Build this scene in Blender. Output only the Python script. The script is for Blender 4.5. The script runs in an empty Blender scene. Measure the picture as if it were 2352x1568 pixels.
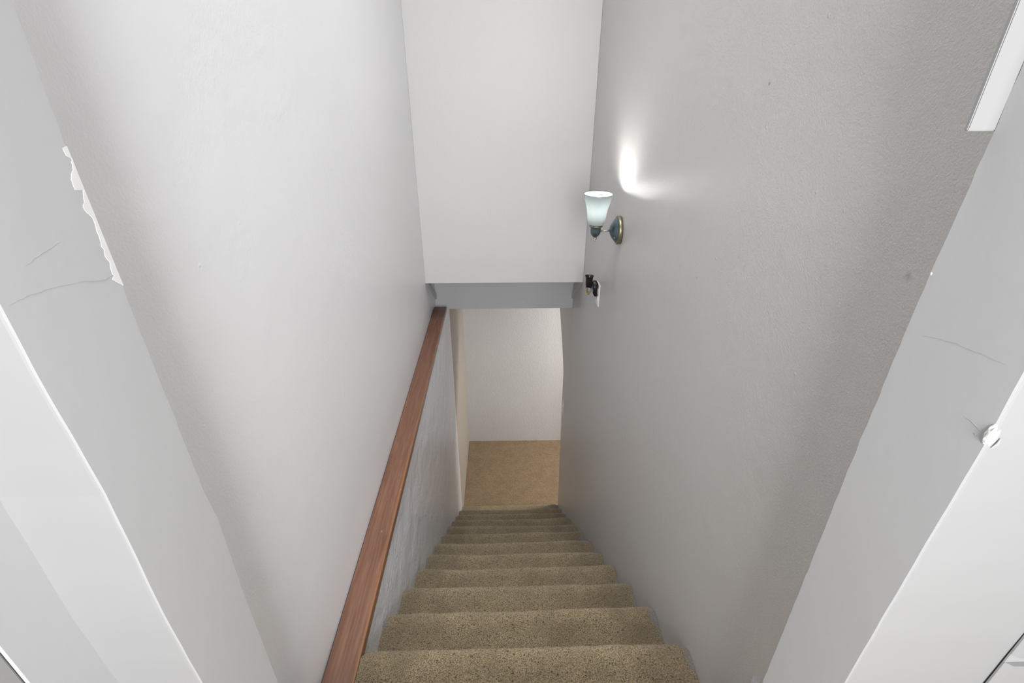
import bpy, bmesh, math, random
from math import radians as R, pi, sin, cos
from mathutils import Vector, Matrix, noise
import numpy as np
random.seed(7)
S = bpy.context.scene
COL = S.collection

# ------------------------------------------------------------ camera, world, lights, exposure
cam = bpy.data.cameras.new('camera'); camo = bpy.data.objects.new('camera', cam); COL.objects.link(camo)
cam.sensor_width = 36; cam.lens = 1122.64/2352*36; cam.clip_start = 0.01
camo.location = (0, 0, 3.68); camo.rotation_euler = (R(90-27.7237), 0, R(-1.1421))
S.camera = camo
S.view_settings.view_transform = 'Standard'; S.view_settings.look = 'None'
S.view_settings.gamma = 1; S.view_settings.use_curve_mapping = False
S.view_settings.exposure = 0.38
W = bpy.data.worlds.new('world'); S.world = W; W.use_nodes = True
W.node_tree.nodes['Background'].inputs[0].default_value = (0.97, 0.985, 1.0, 1)
W.node_tree.nodes['Background'].inputs[1].default_value = 0.45

def area(name, loc, rot, size, power, col, sy=None, spread=None):
    l = bpy.data.lights.new(name, 'AREA'); l.energy = power; l.size = size; l.color = col
    if sy: l.shape = 'RECTANGLE'; l.size_y = sy
    if spread: l.spread = spread
    o = bpy.data.objects.new(name, l); o.location = loc; o.rotation_euler = rot; COL.objects.link(o); return o
def point(name, loc, rad, power, col):
    l = bpy.data.lights.new(name, 'POINT'); l.energy = power; l.shadow_soft_size = rad; l.color = col
    o = bpy.data.objects.new(name, l); o.location = loc; COL.objects.link(o); return o
# added unseen fill light above the stairwell, warm lamp of the basement room to the right of the landing
area('stairwell_fill_light', (0.06, 1.42, 6.05), (0, R(5), 0), 0.5, 12.5, (1, 0.992, 0.985), sy=1.5, spread=R(75))
area('basement_lamp_light', (1.7, 3.9, 2.25), (0, 0, 0), 0.45, 42, (1, 0.925, 0.86))
area('hallway_fill_light', (0.10, -1.00, 3.74), (R(74), 0, R(3)), 0.8, 45, (0.99, 0.992, 1.0))  # added soft fill on the camera side, shining in through the doorway

# ------------------------------------------------------------ material helpers
def new_mat(name):
    m = bpy.data.materials.new(name); m.use_nodes = True
    nt = m.node_tree; return m, nt, nt.nodes['Principled BSDF']
def node(nt, typ, **kw):
    n = nt.nodes.new(typ)
    for k, v in kw.items():
        if k.startswith('i_'): n.inputs[k[2:].replace('_', ' ')].default_value = v
        else: setattr(n, k, v)
    return n
def mixc(nt, fac, a, b, blend='MIX'):
    n = nt.nodes.new('ShaderNodeMix'); n.data_type = 'RGBA'; n.blend_type = blend
    for s, v in ((n.inputs[0], fac), (n.inputs[6], a), (n.inputs[7], b)):
        if isinstance(v, bpy.types.NodeSocket): nt.links.new(v, s)
        elif isinstance(v, (int, float)): s.default_value = v
        else: s.default_value = (*v, 1) if len(v) == 3 else v
    return n.outputs[2]
def ramp(nt, fac, stops):
    n = nt.nodes.new('ShaderNodeValToRGB'); nt.links.new(fac, n.inputs[0]); e = n.color_ramp.elements
    while len(e) < len(stops): e.new(0.5)
    for el, (p, c) in zip(e, stops):
        el.position = p; el.color = (c, c, c, 1) if isinstance(c, (int, float)) else (*c, 1)
    return n.outputs[0]
def math_(nt, op, a, b=None, c=None):
    n = nt.nodes.new('ShaderNodeMath'); n.operation = op
    for i, v in enumerate((a, b, c)):
        if v is None: continue
        if isinstance(v, bpy.types.NodeSocket): nt.links.new(v, n.inputs[i])
        else: n.inputs[i].default_value = v
    return n.outputs[0]
def coords(nt, scale=(1, 1, 1)):
    tc = nt.nodes.new('ShaderNodeTexCoord'); mp = nt.nodes.new('ShaderNodeMapping')
    mp.inputs['Scale'].default_value = scale; nt.links.new(tc.outputs['Object'], mp.inputs[0]); return mp.outputs[0]
def ntex(nt, co, scale, detail=3, rough=0.5, dist=0):
    n = node(nt, 'ShaderNodeTexNoise', i_Scale=scale, i_Detail=detail, i_Roughness=rough, i_Distortion=dist)
    nt.links.new(co, n.inputs['Vector']); return n.outputs['Fac']
def vor(nt, co, scale, feature='F1', rnd=1.0):
    n = nt.nodes.new('ShaderNodeTexVoronoi'); n.feature = feature; n.inputs['Scale'].default_value = scale
    n.inputs['Randomness'].default_value = rnd
    nt.links.new(co, n.inputs['Vector']); return n.outputs['Distance']

def paint(name, col, rough=0.35, spec=0.5, peel=0.35, streak=0.0, blotch=0.03, specks=True, peel_scale=150, trowel=0.0, dots=(), midw=0.5):
    """orange-peel latex paint; optional vertical brush / trowel streaks"""
    m, nt, b = new_mat(name); L = nt.links
    co = coords(nt)
    big = ntex(nt, co, 2.2, 3, 0.55)
    base = mixc(nt, ramp(nt, big, [(0.3, 0), (0.7, 1)]), col, tuple(c*(1-blotch) for c in col))
    if dots:      # small scuffs and dark spots at given places
        for (p, r, k) in dots:
            g = nt.nodes.new('ShaderNodeVectorMath'); g.operation = 'DISTANCE'; L.new(co, g.inputs[0]); g.inputs[1].default_value = p
            nz = ntex(nt, co, 90, 3)
            dd = math_(nt, 'ADD', g.outputs['Value'], math_(nt, 'MULTIPLY', math_(nt, 'SUBTRACT', nz, 0.5), r*1.6))
            f = math_(nt, 'MULTIPLY', ramp(nt, math_(nt, 'DIVIDE', dd, r*2), [(0.1, 1), (0.6, 0)]), k)
            base = mixc(nt, f, base, tuple(c*0.35 for c in col))
    L.new(base, b.inputs['Base Color'])
    b.inputs['Roughness'].default_value = rough
    b.inputs['Specular IOR Level'].default_value = spec
    fine = ntex(nt, co, peel_scale, 3, 0.55)
    h = math_(nt, 'MULTIPLY', fine, 1.0)
    mid = ntex(nt, co, peel_scale*0.4, 2, 0.5)
    h = math_(nt, 'ADD', h, math_(nt, 'MULTIPLY', mid, midw))
    if specks:
        sp = ramp(nt, vor(nt, co, 13), [(0.015, 1.0), (0.05, 0)])
        h = math_(nt, 'ADD', h, math_(nt, 'MULTIPLY', sp, 1.1))
    if streak:
        cs = coords(nt, (1, 1, 0.10))
        st = ntex(nt, cs, 46, 4, 0.6, 0.6)
        h = math_(nt, 'ADD', h, math_(nt, 'MULTIPLY', st, streak))
        sp2 = ramp(nt, vor(nt, coords(nt, (1, 1, 0.30)), 38), [(0.05, 1.0), (0.17, 0)])
        h = math_(nt, 'ADD', h, math_(nt, 'MULTIPLY', sp2, 4.2))
    if trowel:
        tr = ntex(nt, co, 7, 3, 0.55, 0.4)
        h = math_(nt, 'ADD', h, math_(nt, 'MULTIPLY', tr, trowel))
    bp = nt.nodes.new('ShaderNodeBump'); bp.inputs['Strength'].default_value = peel
    bp.inputs['Distance'].default_value = 0.0016; L.new(h, bp.inputs['Height']); L.new(bp.outputs[0], b.inputs['Normal'])
    return m

def plain(name, col, rough=0.5, metal=0.0, spec=0.5):
    m, nt, b = new_mat(name); co = coords(nt)
    n = ntex(nt, co, 60, 3)
    nt.links.new(mixc(nt, n, tuple(c*0.93 for c in col), tuple(min(1, c*1.07) for c in col)), b.inputs['Base Color'])
    b.inputs['Roughness'].default_value = rough; b.inputs['Metallic'].default_value = metal
    b.inputs['Specular IOR Level'].default_value = spec
    return m

M = {}
M['left'] = paint('wall_paint_lit_left', (0.875, 0.88, 0.895), 0.38, 0.5, 0.27, peel_scale=260, trowel=5, blotch=0.02,  # same paint as the right wall; its brighter lighting is put into the colour
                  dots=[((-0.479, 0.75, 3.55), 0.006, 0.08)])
M['right'] = paint('wall_paint_shaded_right', (0.535, 0.523, 0.512), 0.33, 0.8, 0.55, trowel=3, blotch=0.03, peel_scale=360, midw=0.3,  # same paint as the left wall, darkened for the side with less light
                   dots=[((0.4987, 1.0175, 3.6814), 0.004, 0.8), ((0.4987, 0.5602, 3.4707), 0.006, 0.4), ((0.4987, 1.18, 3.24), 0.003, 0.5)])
M['back'] = paint('paint_back_wall', (0.66, 0.657, 0.65), 0.55, 0.35, 0.40, blotch=0.03, peel_scale=120)
M['header'] = paint('paint_beam', (0.56, 0.57, 0.58), 0.45, 0.4, 0.22, blotch=0.05)
M['concrete'] = paint('paint_concrete_wall', (0.88, 0.91, 0.98), 0.25, 1.0, 0.8, streak=0.30, trowel=7, peel_scale=120, blotch=0.08)
M['lowdry'] = paint('lower_drywall_lamplit', (0.46, 0.42, 0.375), 0.5, 0.4, 0.35, blotch=0.05)  # tan includes the basement lamp's warm light, put into the base colour
M['far'] = paint('paint_far_wall', (0.66, 0.675, 0.69), 0.5, 0.4, 0.9, blotch=0.04, peel_scale=70)
M['jamb'] = paint('doorway_paint_lightened', (0.455, 0.458, 0.462), 0.42, 0.4, 0.10, blotch=0.03, specks=False, peel_scale=60)  # same paint as the casing, lightened to make up for weaker light here
M['casing'] = paint('doorway_paint_darkened', (0.265, 0.265, 0.266), 0.5, 0.35, 0.10, blotch=0.02, specks=False, peel_scale=60)  # same paint as the jambs, darkened to offset the strong light on it
M['greywall'] = paint('paint_grey', (0.30, 0.30, 0.30), 0.6, 0.3, 0.1, specks=False)
M['ceiling'] = paint('paint_ceiling', (0.75, 0.75, 0.74), 0.7, 0.3, 0.4)
M['plaster'] = plain('bare_plaster', (0.66, 0.66, 0.655), 0.85, spec=0.2)
M['white'] = plain('white_plastic', (0.80, 0.80, 0.79), 0.3)
M['black'] = plain('black_plastic', (0.008, 0.008, 0.009), 0.32)
M['dark'] = plain('dark_crack', (0.34, 0.34, 0.34), 0.9)
M['chip'] = plain('raw_wood', (0.45, 0.28, 0.14), 0.6)
M['gap_shade'] = plain('dark_gap', (0.03, 0.04, 0.05), 0.6)  # near-black stand-in for the shade in the gap beside the cap

def wood():
    m, nt, b = new_mat('stained_wood'); L = nt.links
    co = coords(nt, (1, 0.045, 1))
    wob = ntex(nt, coords(nt, (1, 0.3, 1)), 8, 2)
    g1 = ntex(nt, co, 70, 5, 0.6, 1.2)
    g2 = ntex(nt, co, 320, 3, 0.6)
    c = mixc(nt, ramp(nt, g1, [(0.32, 0), (0.68, 1)]), (0.120, 0.055, 0.034), (0.215, 0.108, 0.068))
    c = mixc(nt, ramp(nt, g2, [(0.35, 0.35), (0.6, 0)]), c, (0.10, 0.038, 0.02))
    # worn orange arris on the stair side
    sx = nt.nodes.new('ShaderNodeSeparateXYZ'); tc = nt.nodes.new('ShaderNodeTexCoord'); L.new(tc.outputs['Object'], sx.inputs[0])
    e = math_(nt, 'ADD', sx.outputs[0], math_(nt, 'MULTIPLY', math_(nt, 'SUBTRACT', wob, 0.5), 0.012))
    mr = nt.nodes.new('ShaderNodeMapRange'); mr.inputs[1].default_value = -0.3985; mr.inputs[2].default_value = -0.394; L.new(e, mr.inputs[0])
    c = mixc(nt, math_(nt, 'MULTIPLY', mr.outputs[0], 0.75), c, (0.27, 0.115, 0.045))
    # pale scuffs
    sc = ramp(nt, vor(nt, coords(nt, (1, 0.5, 1)), 26), [(0.025, 0.55), (0.06, 0)])
    c = mixc(nt, sc, c, (0.5, 0.40, 0.34))
    L.new(c, b.inputs['Base Color'])
    b.inputs['Roughness'].default_value = 0.36
    bp = nt.nodes.new('ShaderNodeBump'); bp.inputs['Strength'].default_value = 0.25; bp.inputs['Distance'].default_value = 0.001
    L.new(g1, bp.inputs['Height']); L.new(bp.outputs[0], b.inputs['Normal'])
    return m
M['wood'] = wood()

def carpet(name, base, light, darkc, overspray=True, disp=0.0055):
    m, nt, b = new_mat(name); L = nt.links
    co = coords(nt)
    n1 = ntex(nt, co, 290, 3, 0.62, 0.6)
    v1 = vor(nt, co, 310)
    n2 = ntex(nt, co, 9, 3, 0.6)
    n3 = ntex(nt, co, 60, 3, 0.65, 0.5)
    h = math_(nt, 'SUBTRACT', n1, math_(nt, 'MULTIPLY', v1, 0.55))
    c = mixc(nt, ramp(nt, h, [(0.02, 0), (0.42, 1)]), base, light)
    c = mixc(nt, ramp(nt, n1, [(0.34, 0.9), (0.50, 0)]), c, darkc)
    c = mixc(nt, ramp(nt, n2, [(0.40, 0.0), (0.72, 0.42)]), c, tuple(x*0.62 for x in base))
    fl = ramp(nt, vor(nt, co, 70), [(0.12, 0.95), (0.24, 0)])       # darker flecks
    fk = ramp(nt, ntex(nt, co, 31, 1), [(0.46, 0), (0.56, 1)])
    c = mixc(nt, math_(nt, 'MULTIPLY', fl, fk), c, (0.045, 0.034, 0.03))
    if overspray:   # grey wall paint that caught the pile along both walls
        sx = nt.nodes.new('ShaderNodeSeparateXYZ'); L.new(co, sx.inputs[0])
        cx = math_(nt, 'ABSOLUTE', math_(nt, 'SUBTRACT', sx.outputs[0], 0.0487))
        e = math_(nt, 'ADD', cx, math_(nt, 'MULTIPLY', math_(nt, 'SUBTRACT', n3, 0.5), 0.03))
        g = math_(nt, 'ADD', e, math_(nt, 'MULTIPLY', math_(nt, 'SUBTRACT', ntex(nt, co, 7, 1), 0.5), 0.17))
        mr = nt.nodes.new('ShaderNodeMapRange'); mr.inputs[1].default_value = 0.450; mr.inputs[2].default_value = 0.458; L.new(g, mr.inputs[0])
        c = mixc(nt, math_(nt, 'MULTIPLY', mr.outputs[0], 0.75), c, (0.22, 0.235, 0.26))
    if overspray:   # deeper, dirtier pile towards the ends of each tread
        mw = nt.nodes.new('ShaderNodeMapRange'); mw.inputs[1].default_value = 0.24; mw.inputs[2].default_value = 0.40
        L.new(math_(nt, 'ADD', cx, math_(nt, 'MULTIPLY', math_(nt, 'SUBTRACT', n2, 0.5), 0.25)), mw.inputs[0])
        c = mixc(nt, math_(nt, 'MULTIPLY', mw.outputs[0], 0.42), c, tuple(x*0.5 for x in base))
    L.new(c, b.inputs['Base Color'])
    b.inputs['Roughness'].default_value = 0.95; b.inputs['Specular IOR Level'].default_value = 0.1
    b.inputs['Sheen Weight'].default_value = 0.25; b.inputs['Sheen Roughness'].default_value = 0.5
    dn = nt.nodes.new('ShaderNodeDisplacement'); dn.inputs['Scale'].default_value = disp; dn.inputs['Midlevel'].default_value = 0.35
    L.new(math_(nt, 'ADD', h, math_(nt, 'MULTIPLY', n3, 0.6)), dn.inputs['Height'])
    L.new(dn.outputs[0], nt.nodes['Material Output'].inputs['Displacement'])
    m.displacement_method = 'BOTH'
    return m
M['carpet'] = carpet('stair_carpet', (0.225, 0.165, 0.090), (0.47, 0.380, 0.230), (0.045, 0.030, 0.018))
M['carpet_floor'] = carpet('floor_carpet', (0.205, 0.138, 0.068), (0.42, 0.305, 0.175), (0.06, 0.04, 0.02), overspray=False)  # warmer than the stair carpet: lamp warmth is mixed into these colours

def metal(name, a, bcol, rough=0.32):
    m, nt, b = new_mat(name); co = coords(nt)
    nt.links.new(mixc(nt, ntex(nt, co, 35, 3), a, bcol), b.inputs['Base Color'])
    b.inputs['Metallic'].default_value = 0.85; b.inputs['Roughness'].default_value = rough
    return m
M['pewter'] = metal('verdigris_pewter', (0.10, 0.15, 0.17), (0.17, 0.22, 0.23), 0.33)
M['brass'] = metal('antique_brass', (0.36, 0.31, 0.19), (0.25, 0.24, 0.19), 0.38)
M['nickel'] = metal('brushed_nickel', (0.42, 0.40, 0.38), (0.5, 0.48, 0.45), 0.3)
def shade_mat():
    m, nt, b = new_mat('frosted_glass_shade')
    nt.nodes.remove(b); out = nt.nodes['Material Output']
    co = coords(nt); n = ntex(nt, co, 30, 2)
    col = mixc(nt, n, (0.220, 0.238, 0.237), (0.235, 0.253, 0.251))
    d = nt.nodes.new('ShaderNodeBsdfDiffuse'); t = nt.nodes.new('ShaderNodeBsdfTranslucent'); g = nt.nodes.new('ShaderNodeBsdfGlossy')
    g.inputs['Roughness'].default_value = 0.15
    nt.links.new(col, d.inputs[0]); nt.links.new(col, t.inputs[0])
    a = nt.nodes.new('ShaderNodeMixShader'); a.inputs[0].default_value = 0.35
    nt.links.new(d.outputs[0], a.inputs[1]); nt.links.new(t.outputs[0], a.inputs[2])
    c = nt.nodes.new('ShaderNodeMixShader'); c.inputs[0].default_value = 0.05
    nt.links.new(a.outputs[0], c.inputs[1]); nt.links.new(g.outputs[0], c.inputs[2])
    nt.links.new(c.outputs[0], out.inputs[0]); return m
M['shade'] = shade_mat()
def emis(name, col, st):
    m, nt, b = new_mat(name); co = coords(nt)
    nt.links.new(mixc(nt, ntex(nt, co, 20, 2), col, tuple(c*0.97 for c in col)), b.inputs['Emission Color'])
    b.inputs['Emission Strength'].default_value = st; b.inputs['Base Color'].default_value = (1, 1, 1, 1); return m
M['bulb'] = emis('lit_bulb', (1.0, 0.985, 0.97), 230)
M['lampglow'] = emis('lit_lamp_glass', (1.0, 0.72, 0.42), 6)
M['ceilglow'] = emis('lit_ceiling_glass', (1.0, 0.98, 0.95), 3)
def glass(name, col):
    m, nt, b = new_mat(name); co = coords(nt)
    nt.links.new(mixc(nt, ntex(nt, co, 20, 2), col, col), b.inputs['Base Color'])
    b.inputs['Transmission Weight'].default_value = 1; b.inputs['Roughness'].default_value = 0.03; b.inputs['IOR'].default_value = 1.45; return m
M['glass'] = glass('clear_glass', (0.97, 0.98, 0.97))
M['amber'] = plain('amber_plastic', (0.70, 0.36, 0.03), 0.25)

# ------------------------------------------------------------ mesh helpers
def obj(name, bm, m, parent=None, smooth=False, kind=None):
    me = bpy.data.meshes.new(name); bmesh.ops.recalc_face_normals(bm, faces=bm.faces); bm.to_mesh(me); bm.free()
    if smooth:
        for p in me.polygons: p.use_smooth = True
    me.materials.append(M[m]); o = bpy.data.objects.new(name, me); COL.objects.link(o)
    if parent: o.parent = parent
    if kind: o['kind'] = kind
    return o
def thing(name, label, cat, loc=(0, 0, 0)):
    o = bpy.data.objects.new(name, None); COL.objects.link(o); o.location = loc; o['label'] = label; o['category'] = cat
    o.empty_display_size = 0.05; return o
def tag(o, label, cat): o['label'] = label; o['category'] = cat; return o
def box(bm, x0, x1, y0, y1, z0, z1):
    vs = [bm.verts.new((x, y, z)) for x in (x0, x1) for y in (y0, y1) for z in (z0, z1)]
    for f in ((0, 1, 3, 2), (4, 6, 7, 5), (0, 4, 5, 1), (2, 3, 7, 6), (0, 2, 6, 4), (1, 5, 7, 3)): bm.faces.new([vs[i] for i in f])
def boxo(name, x0, x1, y0, y1, z0, z1, m, kind='structure', parent=None, bevel=0, seg=2):
    bm = bmesh.new(); box(bm, x0, x1, y0, y1, z0, z1)
    if bevel: bmesh.ops.bevel(bm, geom=bm.edges[:], offset=bevel, segments=seg, affect='EDGES', profile=0.5)
    return obj(name, bm, m, parent, kind=kind)
def prism(bm, pts, axis, a0, a1):
    """polygon pts (two coords) extruded along axis (0=x: pts are y,z; 1=y: pts are x,z; 2=z: pts are x,y)"""
    def P(p, a): return {0: (a, p[0], p[1]), 1: (p[0], a, p[1]), 2: (p[0], p[1], a)}[axis]
    A = [bm.verts.new(P(p, a0)) for p in pts]; B = [bm.verts.new(P(p, a1)) for p in pts]
    n = len(pts); bm.faces.new(A); bm.faces.new(B[::-1])
    for i in range(n): bm.faces.new((A[i], B[i], B[(i+1) % n], A[(i+1) % n]))
def lathe(prof, seg=48, axis=2, close=False):
    bm = bmesh.new(); rings = []
    for r, h in prof:
        ring = []
        for i in range(seg):
            t = 2*pi*i/seg; a, b_ = r*cos(t), r*sin(t)
            ring.append(bm.verts.new({2: (a, b_, h), 0: (h, a, b_), 1: (a, h, b_)}[axis]))
        rings.append(ring)
    for k in range(len(rings)-1):
        for i in range(seg): bm.faces.new((rings[k][i], rings[k][(i+1) % seg], rings[k+1][(i+1) % seg], rings[k+1][i]))
    if not close: bm.faces.new(rings[0][::-1]); bm.faces.new(rings[-1])
    else:
        for i in range(seg): bm.faces.new((rings[-1][i], rings[-1][(i+1) % seg], rings[0][(i+1) % seg], rings[0][i]))
    return bm
def tube(bm, pts, r, seg=8):
    pts = [Vector(p) for p in pts]; rings = []
    for i, p in enumerate(pts):
        d = (pts[min(i+1, len(pts)-1)]-pts[max(i-1, 0)]).normalized()
        u = d.orthogonal().normalized() if i == 0 else (rings_u - rings_u.dot(d)*d).normalized()
        rings_u = u; v = d.cross(u); rr = r[i] if isinstance(r, (list, tuple)) else r
        rings.append([bm.verts.new(p+rr*(cos(2*pi*k/seg)*u+sin(2*pi*k/seg)*v)) for k in range(seg)])
    for a in range(len(rings)-1):
        for k in range(seg): bm.faces.new((rings[a][k], rings[a][(k+1) % seg], rings[a+1][(k+1) % seg], rings[a+1][k]))
    bm.faces.new(rings[0][::-1]); bm.faces.new(rings[-1])
def interp(poly, z):
    """poly: list of (value, z) sorted by z ascending"""
    if z <= poly[0][1]: return poly[0][0]
    for (a, za), (b, zb) in zip(poly, poly[1:]):
        if z <= zb: return a+(b-a)*(z-za)/(zb-za)
    return poly[-1][0]

# ------------------------------------------------------------ room shell
XL, XR, XU = -0.4013, 0.4987, -0.479
ZFL = 2.513                     # upper floor level
ZC = 6.10                       # stairwell ceiling
# right wall with the clipped, rounded end by the landing
bm = bmesh.new()
prism(bm, [(0.4275, 0), (3.335, 0), (3.40, 0.60), (3.44, 1.0), (3.478, 1.27), (3.475, 1.45), (3.485, 1.56), (3.53, 1.62), (3.67, 1.745), (3.80, 1.85), (3.90, 1.925),
           (3.94, 1.97), (3.96, 2.04), (3.96, 2.30), (4.512, 2.30), (4.512, ZC), (0.4275, ZC)], 0, XR, XR+0.115)
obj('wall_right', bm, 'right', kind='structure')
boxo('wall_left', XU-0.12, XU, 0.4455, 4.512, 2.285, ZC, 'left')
boxo('wall_left_lower', XU-0.12, XL, 0.4, 3.352, -0.05, 2.285, 'concrete')
boxo('wall_left_landing', XU-0.12, XL-0.005, 3.352, 4.512, -0.05, 2.285, 'lowdry')
wb = boxo('wall_back', XU, XR, 2.852, 2.965, 2.591, ZC, 'back', bevel=0.002, seg=1)
tb = boxo('trim_1', XU, XR, 3.204, 3.242, 2.262, 2.80, 'header', bevel=0.003)
boxo('ceiling_recess', XU, XR, 2.965, 3.204, 2.80, 2.84, 'ceiling')
boxo('ceiling_lower', XU, 2.7, 3.242, 4.512, 2.33, 2.37, 'ceiling')
boxo('ceiling', XU-0.12, XR+0.12, 0.31, 2.965, ZC, ZC+0.05, 'ceiling')
boxo('wall_far', XU-0.12, 2.7, 4.512, 4.63, -0.05, ZC, 'far')
boxo('wall_basement_right', 2.7, 2.8, 2.2, 4.63, -0.05, 2.37, 'far')
boxo('wall_basement_near', XR+0.115, 2.7, 2.2, 2.3, -0.05, 2.37, 'far')
boxo('ceiling_basement', XR+0.115, 2.7, 2.3, 3.242, 2.33, 2.37, 'ceiling')
# sloped trim strips either side of the recess
for nm, x0, x1 in (('trim_2', XU, XU+0.013), ('trim_3', XR-0.013, XR)):
    bm = bmesh.new(); prism(bm, [(2.858, 2.5905), (3.204, 2.338), (3.204, 2.375), (2.925, 2.5905)], 0, x0, x1); obj(nm, bm, 'header', kind='structure')

# doorway wall: both jambs with slightly wavering plaster arrises
def jamb_side(name, xin, xout, far, near):
    """prism following arrises: far/near = (y,z) lists; jamb face at x=xin"""
    bm = bmesh.new(); zs = [i*0.012+1.9 for i in range(int((ZC-1.9)/0.012)+1)]; rows = []
    for z in zs:
        w = 0.0011*noise.noise(Vector((xin*50, 3.1, z*38))) + 0.0010*noise.noise(Vector((xin*50, 9.1, z*110)))
        w2 = 0.0006*noise.noise(Vector((xin*70, 1.1, z*25)))
        yf, yn = interp(far, z)+w, interp(near, z)+w2
        c = 0.0025; s = 1 if xout > xin else -1
        ring = [(xout, yn), (xin+s*c, yn), (xin+s*0.3*c, yn+0.3*c), (xin, yn+c), (xin, yf-0.001), (xin+s*0.001, yf), (xout, yf)]
        rows.append([bm.verts.new((x, y, z)) for x, y in ring])
    for a, b_ in zip(rows, rows[1:]):
        for i in range(7): bm.faces.new((a[i], a[(i+1) % 7], b_[(i+1) % 7], b_[i]))
    bm.faces.new(rows[0]); bm.faces.new(rows[-1])
    o = obj(name, bm, 'jamb', kind='structure'); o.data.materials.append(M['casing'])
    for p in o.data.polygons:
        if p.normal.y < -0.85: p.material_index = 1
    return o
LF = [(0.4426, 2.8383), (0.4444, 3.0584), (0.4504, 3.1950), (0.4454, 3.2446), (0.4447, 3.3946), (0.4446, 3.5129), (0.4437, 3.5789), (0.443, 3.6365), (0.4466, 3.7136), (0.4471, 3.76)]
LN = [(0.3312, 3.0536), (0.3290, 3.1876), (0.3336, 3.3501), (0.3308, 3.4284), (0.3288, 3.4902), (0.3293, 3.5362)]
RF = [(0.4218, 2.8491), (0.4258, 3.142), (0.4283, 3.3034), (0.4286, 3.4526), (0.4278, 3.5349), (0.4239, 3.6523), (0.4248, 3.6989)]
RN = [(0.3146, 3.0564), (0.3127, 3.2822), (0.3107, 3.4165), (0.3122, 3.48)]
jl = jamb_side('wall_doorway_left', -0.3622, XU-0.12, LF, LN)
jr = jamb_side('wall_doorway_right', 0.4006, XR+0.115, RF, RN)
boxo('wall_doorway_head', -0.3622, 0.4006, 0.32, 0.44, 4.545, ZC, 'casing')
# hallway walls beside the camera
bm = bmesh.new(); prism(bm, [(-0.456, 0.340), (-0.456, 0.2715), (-0.4575, 0.2700), (-0.60, 0.2700), (-0.60, 0.340)], 2, ZFL, ZC)
obj('wall_hallway_left', bm, 'jamb', kind='structure')
boxo('wall_hallway_corner', -1.6, -0.4570, 0.250, 0.2697, ZFL, ZC, 'greywall', bevel=0.002)

# ------------------------------------------------------------ floors
def profile_mesh(name, prof, xs, wob, m, parent=None, kind=None, endround=0.0):
    """grid mesh: profile points (y,z,nosingweight) swept along xs, wob(x)->(dy,dz) weighted"""
    nx, npf = len(xs), len(prof); V = np.zeros((npf, nx, 3))
    for j, x in enumerate(xs):
        dy, dz = wob(x); e = min(x-xs[0], xs[-1]-x)
        er = endround*max(0, 1-e/0.035)**2
        for i, (y, z, w) in enumerate(prof): V[i, j] = (x, y+(dy-er)*w, z+(dz-er*0.6)*w)
    me = bpy.data.meshes.new(name); faces = []
    for i in range(npf-1):
        for j in range(nx-1): k = i*nx+j; faces.append((k, k+1, k+nx+1, k+nx))
    me.from_pydata(V.reshape(-1, 3).tolist(), [], faces); me.update()
    for p in me.polygons: p.use_smooth = True
    me.materials.append(M[m]); o = bpy.data.objects.new(name, me); COL.objects.link(o)
    if parent: o.parent = parent
    if kind: o['kind'] = kind
    return o
def frange(a, b, d):
    n = max(1, int(round((b-a)/d))); return [a+(b-a)*i/n for i in range(n+1)]
def resample(pts, d):
    out = []
    for (y0, z0, w0), (y1, z1, w1) in zip(pts, pts[1:]):
        n = max(1, int(round(math.hypot(y1-y0, z1-z0)/d)))
        for i in range(n): t = i/n; out.append((y0+(y1-y0)*t, z0+(z1-z0)*t, w0+(w1-w0)*t))
    out.append(pts[-1]); return out

Y1, Z1, G, RI, NS = 0.8005, 2.3194, 0.2316, 0.19328, 12
def step_profile(k):
    """tread, rounded nosing and riser of step k (k=1..12) as (y, z, weight)"""
    yn = Y1+(k-1)*G; zt = Z1-(k-1)*RI; yb = yn-G-0.030
    r = 0.019; pts = [(yb, zt, 0)]
    pts.append((yn-0.09, zt, 0.3)); pts.append((yn-0.045, zt, 0.8))
    for i in range(9):
        t = -pi*0.0+pi*i/8
        pts.append((yn-r+r*sin(t), zt-r+r*cos(t), 1))
    pts.append((yn-0.028, zt-2*r-0.002, 0.6)); pts.append((yn-0.030, zt-RI, 0))
    return pts
stairs = thing('carpeted_staircase', 'straight carpeted staircase of beige flecked steps going down between two grey walls', 'stairs', (0.0487, 0.57, 2.3))
def setparent(o, p): o.parent = p; o.matrix_parent_inverse = Matrix.Translation(-Vector(p.location))
for k in range(1, NS+1):
    d = 0.0021 if k <= 2 else 0.0026 if k <= 4 else 0.0036 if k <= 7 else 0.005
    ph = k*3.7
    def wob(x, k=k, ph=ph):
        u = (x-XL)/0.9
        a = 0.0045*noise.noise(Vector((x*3.2, ph, 0)))+0.0015*noise.noise(Vector((x*14, ph, 4)))
        return (0.006*(u-0.5)+a*1.3-0.004*sin(pi*u), a)
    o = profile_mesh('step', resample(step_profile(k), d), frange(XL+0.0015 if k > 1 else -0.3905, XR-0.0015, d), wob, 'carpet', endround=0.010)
    setparent(o, stairs)

# upper floor behind the top nosing, landing floor, basement floor
boxo('floor_upper', -1.6, 1.6, -1.4, 0.30, ZFL-0.2, ZFL, 'carpet_floor')
boxo('floor_doorway', -0.3622, 0.4006, 0.30, 0.548, ZFL-0.2, ZFL, 'carpet_floor')
xs = frange(XL, XR+0.115, 0.0042); ys = frange(3.325, 4.512, 0.0046)
profile_mesh('floor', [(y, 0.0, 0) for y in ys], xs, lambda x: (0, 0), 'carpet_floor', kind='structure')
boxo('floor_basement', XR+0.115, 2.7, 2.3, 4.512, -0.05, 0.0, 'carpet_floor')
boxo('floor_slab', XU-0.12, XR+0.115, 3.325, 4.512, -0.1, -0.012, 'far')

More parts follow.
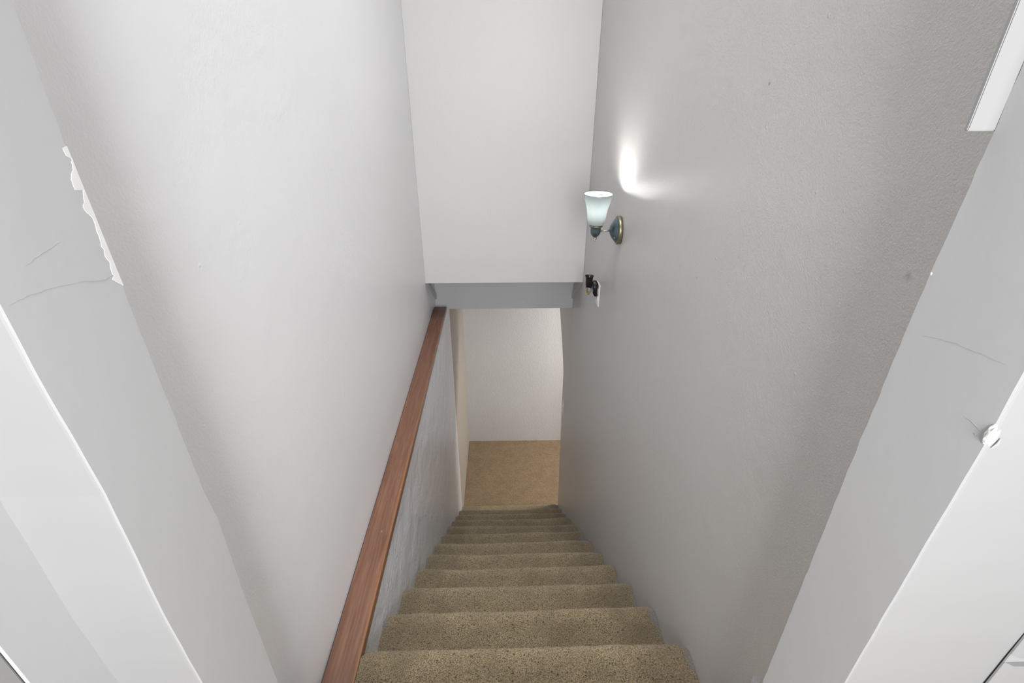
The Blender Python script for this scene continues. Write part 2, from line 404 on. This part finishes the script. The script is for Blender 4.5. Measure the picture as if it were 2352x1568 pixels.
# ------------------------------------------------------------ wooden ledge cap
bm = bmesh.new()
x0, x1, zt, th, r = -0.4750, -0.3913, 2.3203, 0.030, 0.004
prof = [(x0, zt-th), (x0, zt-0.0015), (x0+0.0015, zt)]
prof += [(x1-r+r*sin(a), zt-r+r*cos(a)) for a in [i*pi/12 for i in range(7)]]
prof += [(x1, zt-th)]
prism(bm, prof, 1, 0.585, 3.118)
# rounded far corners and small wobble
for v in bm.verts:
    if v.co.y > 3.05 and (v.co.x > x1-0.006 or v.co.x < x0+0.002): v.co.y -= 0.006
cap = obj('wooden_ledge_cap', bm, 'wood')
tag(cap, 'long brown stained wooden cap board with worn orange edge along the left wall ledge', 'handrail')
boxo('gap_shade_strip', XU, x0-0.0005, 0.585, 3.088, 2.285, 2.3135, 'gap_shade')  # dark strip laid in the open gap between cap and wall as its shade
blk = boxo('wood_block', XU, XU+0.011, 0.585, 0.692, 2.3210, 2.352, 'chip', kind=None, bevel=0.002)
tag(blk, 'small unpainted tan wood block at foot of left wall beside the brown cap board', 'wood block')

# white baseboard end on the right wall
bm = bmesh.new(); prism(bm, [(XR, ZFL), (XR-0.018, ZFL), (XR-0.018, 2.600), (XR-0.012, 2.622), (XR-0.003, 2.628), (XR, 2.628)], 1, 0.4285, 0.5475)
for v in bm.verts:
    if v.co.y > 0.54 and v.co.x < XR-0.011: v.co.y -= 0.010
obj('baseboard_right', bm, 'casing', kind='structure')

# board end on the stair side of the right jamb (top right of the view)
bm = bmesh.new(); box(bm, 0.3785, 0.45, 0.4236, 0.4280, 3.6465, 4.54)
bmesh.ops.bevel(bm, geom=bm.edges[:], offset=0.0008, segments=2, affect='EDGES')
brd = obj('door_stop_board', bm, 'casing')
tag(brd, 'white painted door stop board ending part way down the right side of the doorway', 'trim board')

# chipped plaster, cracks (parts of the doorway walls)
def patch(name, pts, x, th, m, parent, inward):
    """thin relief of irregular outline on a jamb face; pts are (y,z)"""
    bm = bmesh.new(); n = len(pts); cy = sum(p[0] for p in pts)/n; cz = sum(p[1] for p in pts)/n; s = inward
    A = [bm.verts.new((x-s*0.0004, y, z)) for y, z in pts]
    B = [bm.verts.new((x+s*th, y, z)) for y, z in pts]
    bm.faces.new(A[::-1]); f = bm.faces.new(B)
    for i in range(n): bm.faces.new((A[i], A[(i+1) % n], B[(i+1) % n], B[i]))
    bmesh.ops.triangulate(bm, faces=[f])
    return obj(name, bm, m, parent)
lc = [(0.4424, 3.6345), (0.4381, 3.6333), (0.4384, 3.6306), (0.439, 3.6274), (0.4446, 3.624), (0.4415, 3.6226), (0.4412, 3.6202), (0.44, 3.6162), (0.4365, 3.6132), (0.4344, 3.6094), (0.4339, 3.6049), (0.4341, 3.6009), (0.4374, 3.5999), (0.4421, 3.5994), (0.44, 3.5947), (0.4382, 3.5895), (0.4356, 3.5875), (0.4352, 3.5838), (0.4373, 3.5803), (0.4405, 3.5758), (0.4405, 3.57), (0.4392, 3.5637), (0.4396, 3.5604), (0.4389, 3.5542), (0.4375, 3.5506), (0.4392, 3.5477), (0.4373, 3.541), (0.44, 3.5347), (0.4382, 3.5303), (0.4377, 3.5241), (0.4391, 3.5223), (0.4351, 3.5204), (0.4391, 3.5159), (0.4451, 3.5105)]
lc = sorted(lc, key=lambda p: p[1]); bm = bmesh.new(); prev = None
for i in range(300):   # thin ragged flake of bare plaster between its torn outline and the arris
    z = lc[0][1]+(lc[-1][1]-lc[0][1])*i/299; yr = interp(LF, z)+0.0004; yl = min(interp(lc, z)+0.0004*noise.noise(Vector((2, 5, z*600))), yr-0.0004)
    row = [bm.verts.new(p) for p in ((-0.3624, yl, z), (-0.36195, yl+0.0002, z), (-0.36190, yr, z), (-0.3624, yr+0.0002, z))]
    if prev:
        for q in range(3): bm.faces.new((prev[q], prev[q+1], row[q+1], row[q]))
    prev = row
o = obj('chipped_plaster', bm, 'plaster', jl); o['label'] = 'white bare plaster chips along the corner'
def crack(pts, x, r, parent, inward):
    bm = bmesh.new(); P = []
    for a, b_ in zip(pts, pts[1:]):
        for t in (0, 0.25, 0.5, 0.75): P.append((x+inward*0.0001, a[0]+(b_[0]-a[0])*t, a[1]+(b_[1]-a[1])*t+random.uniform(-.0006, .0006)))
    P.append((x, pts[-1][0], pts[-1][1])); n = len(P)
    tube(bm, P, [r*min(1, 0.25+1.5*(0.5-abs(i/(n-1)-0.5))) for i in range(n)], 6); o = obj('crack', bm, 'dark', parent); o['label'] = 'fine grey crack'
crack([(0.3368, 3.5371), (0.352, 3.5377), (0.3753, 3.5356), (0.4001, 3.5307)], -0.3622, 0.00022, jl, 1)
crack([(0.4001, 3.5307), (0.4268, 3.5226), (0.4373, 3.5234)], -0.3622, 0.00035, jl, 1)
crack([(0.363, 3.5581), (0.3796, 3.5631), (0.4004, 3.5658)], -0.3622, 0.00022, jl, 1)
crack([(0.4079, 3.4681), (0.3725, 3.4775), (0.3477, 3.4804), (0.3286, 3.482)], 0.4006, 0.00030, jr, -1)
crack([(0.3390, 3.4246), (0.3272, 3.424), (0.3204, 3.4213)], 0.4006, 0.00045, jr, -1)
crack([(0.3255, 3.4165), (0.3215, 3.4165)], 0.4006, 0.00045, jr, -1)
# crumbled lump on the right arris
bm = bmesh.new(); bmesh.ops.create_icosphere(bm, subdivisions=4, radius=1)
for v in bm.verts:
    d = 1+0.35*noise.noise(v.co*2.1+Vector((5, 1, 2)))+0.12*noise.noise(v.co*6)
    v.co = Vector((v.co.x*0.0042*d+0.4022, v.co.y*0.0036*d+0.3135, v.co.z*0.0105*d+3.4235))
o = obj('chipped_plaster', bm, 'plaster', jr, smooth=True); o['label'] = 'crumbled white plaster lump on the corner'
bm = bmesh.new(); tube(bm, [(0.4038, 0.3098, 3.413), (0.4062, 0.3093, 3.418), (0.4072, 0.3096, 3.423)], [0.0003, 0.0009, 0.0004], 6)
obj('crack', bm, 'dark', jr)
bm = bmesh.new(); bmesh.ops.create_icosphere(bm, subdivisions=2, radius=0.0012)
for v in bm.verts: v.co = Vector((v.co.x*0.4+0.4004, v.co.y+0.4262, v.co.z*1.3+3.5235))
obj('plaster_speck', bm, 'plaster', jr)
# strip with a cut notch further right on the hallway face of the doorway wall
bm = bmesh.new(); prism(bm, [(0.5655, 0.3125), (0.5655, 0.3105), (0.571, 0.3060), (0.60, 0.3050), (0.66, 0.3050), (0.66, 0.3125)], 2, 3.115, ZC)
prism(bm, [(0.5655, 0.3125), (0.5655, 0.3105), (0.571, 0.3060), (0.60, 0.3050), (0.66, 0.3050), (0.66, 0.3125)], 2, ZFL, 3.100)
hs = obj('door_casing_strip', bm, 'casing'); tag(hs, 'chipped white casing strip with a dark slot at the lower right corner of the view', 'door casing')
bm = bmesh.new(); box(bm, 0.5655, 0.66, 0.3108, 0.3125, 3.100, 3.115); o = obj('slot', bm, 'greywall', hs); o['label'] = 'dark grey slot cut across the strip'
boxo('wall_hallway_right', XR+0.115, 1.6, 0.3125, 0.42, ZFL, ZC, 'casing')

# faint tape seam on the white back wall and a paint fleck on the beam
bm = bmesh.new(); P = []
for i in range(61):
    x = XU+0.03+i*(XR-XU-0.05)/60
    P.append((x, 2.8522, 2.7535-0.030*(x-XU)+0.006*noise.noise(Vector((x*5, 2, 0)))+(0.018 if x < XU+0.12 else 0.0)*(1-(x-XU)/0.12)))
tube(bm, P, 0.0009, 6); o = obj('tape_seam', bm, 'back', wb, smooth=True)
bm = bmesh.new(); tube(bm, [(0.144, 3.2038, 2.316), (0.1465, 3.2036, 2.311), (0.1495, 3.2038, 2.307)], [0.0007, 0.0018, 0.0007], 8)
o = obj('paint_fleck', bm, 'white', tb); o['label'] = 'small white fleck'

# ------------------------------------------------------------ wall sconce
SY, SX = 2.030, 0.392         # shade axis
sc = thing('wall_sconce', 'lit wall sconce with white flared glass shade on the right wall', 'wall lamp', (XR, 2.045, 3.137))
def place(o, loc, parent=sc, rot=(0, 0, 0)):
    o.parent = parent; o.matrix_parent_inverse = Matrix.Translation(-Vector(sc.location)) if parent is sc else Matrix.Identity(4)
    o.location = loc; o.rotation_euler = rot; return o
pr = [(0.0, -0.046), (0.006, -0.046), (0.012, -0.0445), (0.022, -0.040), (0.034, -0.033), (0.045, -0.0245), (0.0525, -0.0165), (0.0538, -0.0160)]
bm = lathe([(max(r_, 0.0001), h) for r_, h in pr]+[(0.0538, -0.0005)], 64, axis=0)
plate = place(obj('wall_plate', bm, 'pewter', smooth=True), (XR, SY+0.012, 3.134))
bm = lathe([(0.0535, -0.0165), (0.0570, -0.0168), (0.0592, -0.0150), (0.0592, -0.0005), (0.0535, -0.0005)], 64, axis=0, close=True)
place(obj('plate_rim', bm, 'brass', smooth=True), (XR, SY+0.012, 3.134))
bm = lathe([(0.0001, -0.004), (0.0022, -0.0038), (0.0034, -0.002), (0.0036, 0.002), (0.0001, 0.003)], 16, axis=0)
place(obj('screw', bm, 'nickel', smooth=True), (XR-0.0265, SY-0.018, 3.110), rot=(0, 0, R(25)))
bm = bmesh.new(); tube(bm, [(XR-0.043, SY+0.006, 3.134), (XR-0.06, SY+0.003, 3.134), (SX+0.018, SY, 3.134)], 0.0042, 14); place(obj('arm', bm, 'nickel', smooth=True), (0, 0, 0))
cup = [(0.0001, -0.030), (0.004, -0.0298), (0.011, -0.0265), (0.017, -0.020), (0.0205, -0.011), (0.0215, 0.0), (0.0212, 0.010), (0.0225, 0.0135), (0.0262, 0.0155), (0.0272, 0.0185), (0.0262, 0.0225), (0.0001, 0.0226)]
place(obj('fitter_cup', lathe(cup, 48), 'pewter', smooth=True), (SX, SY, 3.138))
bm = lathe([(0.0268, 0.0150), (0.0280, 0.0170), (0.0280, 0.0205), (0.0266, 0.0228), (0.0255, 0.0200)], 48, close=True)
place(obj('fitter_ring', bm, 'brass', smooth=True), (SX, SY, 3.138))
fin = [(0.0001, -0.0195), (0.0022, -0.0190), (0.0034, -0.0165), (0.0034, -0.0135), (0.0022, -0.0115), (0.0022, -0.010), (0.0070, -0.0088), (0.0078, -0.0045), (0.0080, 0.0), (0.0001, 0.0005)]
place(obj('finial', lathe(fin, 24), 'nickel', smooth=True), (SX, SY, 3.1085))
# flared bell shade with wall thickness
outp = [(0.0245, 0.0), (0.0305, 0.003), (0.0350, 0.0095), (0.0372, 0.018), (0.0382, 0.030), (0.0395, 0.045), (0.0418, 0.060), (0.0450, 0.075), (0.0492, 0.090), (0.0540, 0.105), (0.0572, 0.117), (0.0585, 0.126)]
inp = [(r_-0.003, h+(0.003 if i == 0 else 0)) for i, (r_, h) in enumerate(outp)][::-1]
bm = lathe(outp+[(0.0575, 0.1272)]+inp, 72, close=True)
place(obj('lamp_shade', bm, 'shade', smooth=True), (SX, SY, 3.160))
bm = lathe([(0.0001, 0.0), (0.011, 0.002), (0.0125, 0.020), (0.0115, 0.028), (0.0001, 0.030)], 24)
place(obj('bulb_socket', bm, 'white', smooth=True), (SX, SY, 3.1615))
bl = [(0.0001, 0.0), (0.011, 0.001), (0.013, 0.015), (0.0195, 0.040), (0.0225, 0.062), (0.019, 0.080), (0.010, 0.091), (0.0001, 0.094)]
place(obj('bulb', lathe(bl, 32), 'bulb', smooth=True), (SX, SY, 3.187))

# ------------------------------------------------------------ outlet plate with plug-in night light
PY, PZ = 2.366, 2.712
op = thing('outlet_cover_plate', 'white outlet cover plate holding the black night light on the right wall', 'outlet', (XR, PY, PZ))
def rel(bm, name, m, parent, root, smooth=False):
    o = obj(name, bm, m, smooth=smooth); o.parent = parent
    o.matrix_parent_inverse = Matrix.Translation(-Vector(root.location)); return o
def relbox(name, m, root, x0, x1, y0, y1, z0, z1, bev):
    bm = bmesh.new(); box(bm, x0, x1, y0, y1, z0, z1)
    bmesh.ops.bevel(bm, geom=bm.edges[:], offset=bev, segments=3, affect='EDGES'); return rel(bm, name, m, root, root)
relbox('plate', 'white', op, XR-0.006, XR-0.0002, PY-0.037, PY+0.037, PZ-0.060, PZ+0.060, 0.0022)
for dz in (-0.020, 0.020):
    relbox('receptacle', 'white', op, XR-0.0085, XR-0.0055, PY-0.017, PY+0.017, PZ+dz-0.014, PZ+dz+0.014, 0.001)
bm = bmesh.new()
for dy in (-0.006, 0.006): box(bm, XR-0.0088, XR-0.008, PY+dy-0.0011, PY+dy+0.0011, PZ-0.022, PZ-0.014)
rel(bm, 'slots', 'black', op, op)
rel(lathe([(0.0001, XR-0.0075), (0.003, XR-0.0072), (0.0034, XR-0.0055), (0.0001, XR-0.0050)], 16, axis=0), 'screw', 'nickel', op, op).location = (0, PY, PZ)
nl = thing('night_light', 'small black plug-in night light with clear glass globe and amber tip on the right wall', 'night light', (XR-0.0088, PY, PZ+0.02))
bm = bmesh.new()   # curved black plug body
bx = [(XR-0.009, PZ+0.066), (XR-0.009, PZ-0.010), (XR-0.020, PZ-0.010), (XR-0.0285, PZ-0.001), (XR-0.031, PZ+0.012), (XR-0.031, PZ+0.046),
      (XR-0.040, PZ+0.046), (XR-0.040, PZ+0.064), (XR-0.030, PZ+0.0715), (XR-0.018, PZ+0.0715)]
prism(bm, bx, 1, PY-0.0175, PY+0.0175)
bmesh.ops.bevel(bm, geom=bm.edges[:], offset=0.0035, segments=3, affect='EDGES')
rel(bm, 'plug_body', 'black', nl, nl, True)
NX, NY = XR-0.054, PY
cupn = [(0.0155, 0.0), (0.0172, 0.001), (0.0176, 0.028), (0.0185, 0.042), (0.0212, 0.050), (0.0235, 0.0525), (0.0222, 0.0525), (0.0172, 0.043), (0.0160, 0.030), (0.0155, 0.018), (0.006, 0.017), (0.006, 0.001)]
o = rel(lathe(cupn, 40, close=True), 'lamp_cup', 'black', nl, nl, True); o.location = (NX, NY, PZ+0.0475)
o = rel(lathe([(0.0001, 0), (0.0022, 0), (0.0022, 0.016), (0.0001, 0.017)], 12), 'stem', 'nickel', nl, nl, True); o.location = (NX+0.001, NY, PZ+0.083)
gl = [(0.0150, 0.0), (0.0155, -0.012), (0.0150, -0.030), (0.0128, -0.042), (0.009, -0.048), (0.0001, -0.050)]
gli = [(0.0001, -0.0487), (0.0083, -0.0468), (0.0116, -0.0415), (0.0138, -0.0297), (0.0143, -0.012), (0.0138, 0.0)]
bm = lathe([(a, b_) for a, b_ in gl+gli], 40, close=True)
o = rel(bm, 'glass_globe', 'glass', nl, nl, True); o.location = (NX, NY, PZ+0.0472)
o = rel(lathe([(0.0001, -0.0470), (0.0078, -0.0458), (0.0108, -0.0410), (0.0112, -0.0370), (0.0001, -0.0350)], 24), 'amber_tip', 'amber', nl, nl, True); o.location = (NX, NY, PZ+0.0472)
bm = bmesh.new()
for a in (0.3, 2.2, 4.2): tube(bm, [(0.010*cos(a), 0.010*sin(a), -0.003), (0.0125*cos(a), 0.0125*sin(a), -0.018), (0.0090*cos(a), 0.0090*sin(a), -0.035)], 0.0009, 6)
o = rel(bm, 'globe_frame', 'black', nl, nl); o.location = (NX, NY, PZ+0.0472)

# light switch plate low on the right wall by the landing
sw = thing('light_switch_plate', 'small white light switch plate low on the right wall beside the landing', 'light switch', (XR, 3.37, 1.283))
relbox('plate', 'white', sw, XR-0.006, XR-0.0002, 3.37-0.035, 3.37+0.035, 1.283-0.0585, 1.283+0.0585, 0.002)
relbox('toggle', 'white', sw, XR-0.016, XR-0.0055, 3.37-0.004, 3.37+0.004, 1.283-0.002, 1.283+0.016, 0.001)

# ------------------------------------------------------------ ceiling lamps (outside the frame)
for nm, lab, cx, cy, cz, m_ in (('basement_ceiling_lamp', 'warm round ceiling lamp in the basement room right of the landing', 1.7, 3.9, 2.33, 'lampglow'),):
    t = thing(nm, lab, 'ceiling lamp', (cx, cy, cz))
    o = obj('base', lathe([(0.15, -0.02), (0.15, 0.0), (0.10, 0.0)], 40, close=False), 'nickel', t, True)
    o = obj('glass_bowl', lathe([(0.0001, -0.07), (0.06, -0.066), (0.11, -0.05), (0.14, -0.0205)], 40), m_, t, True)
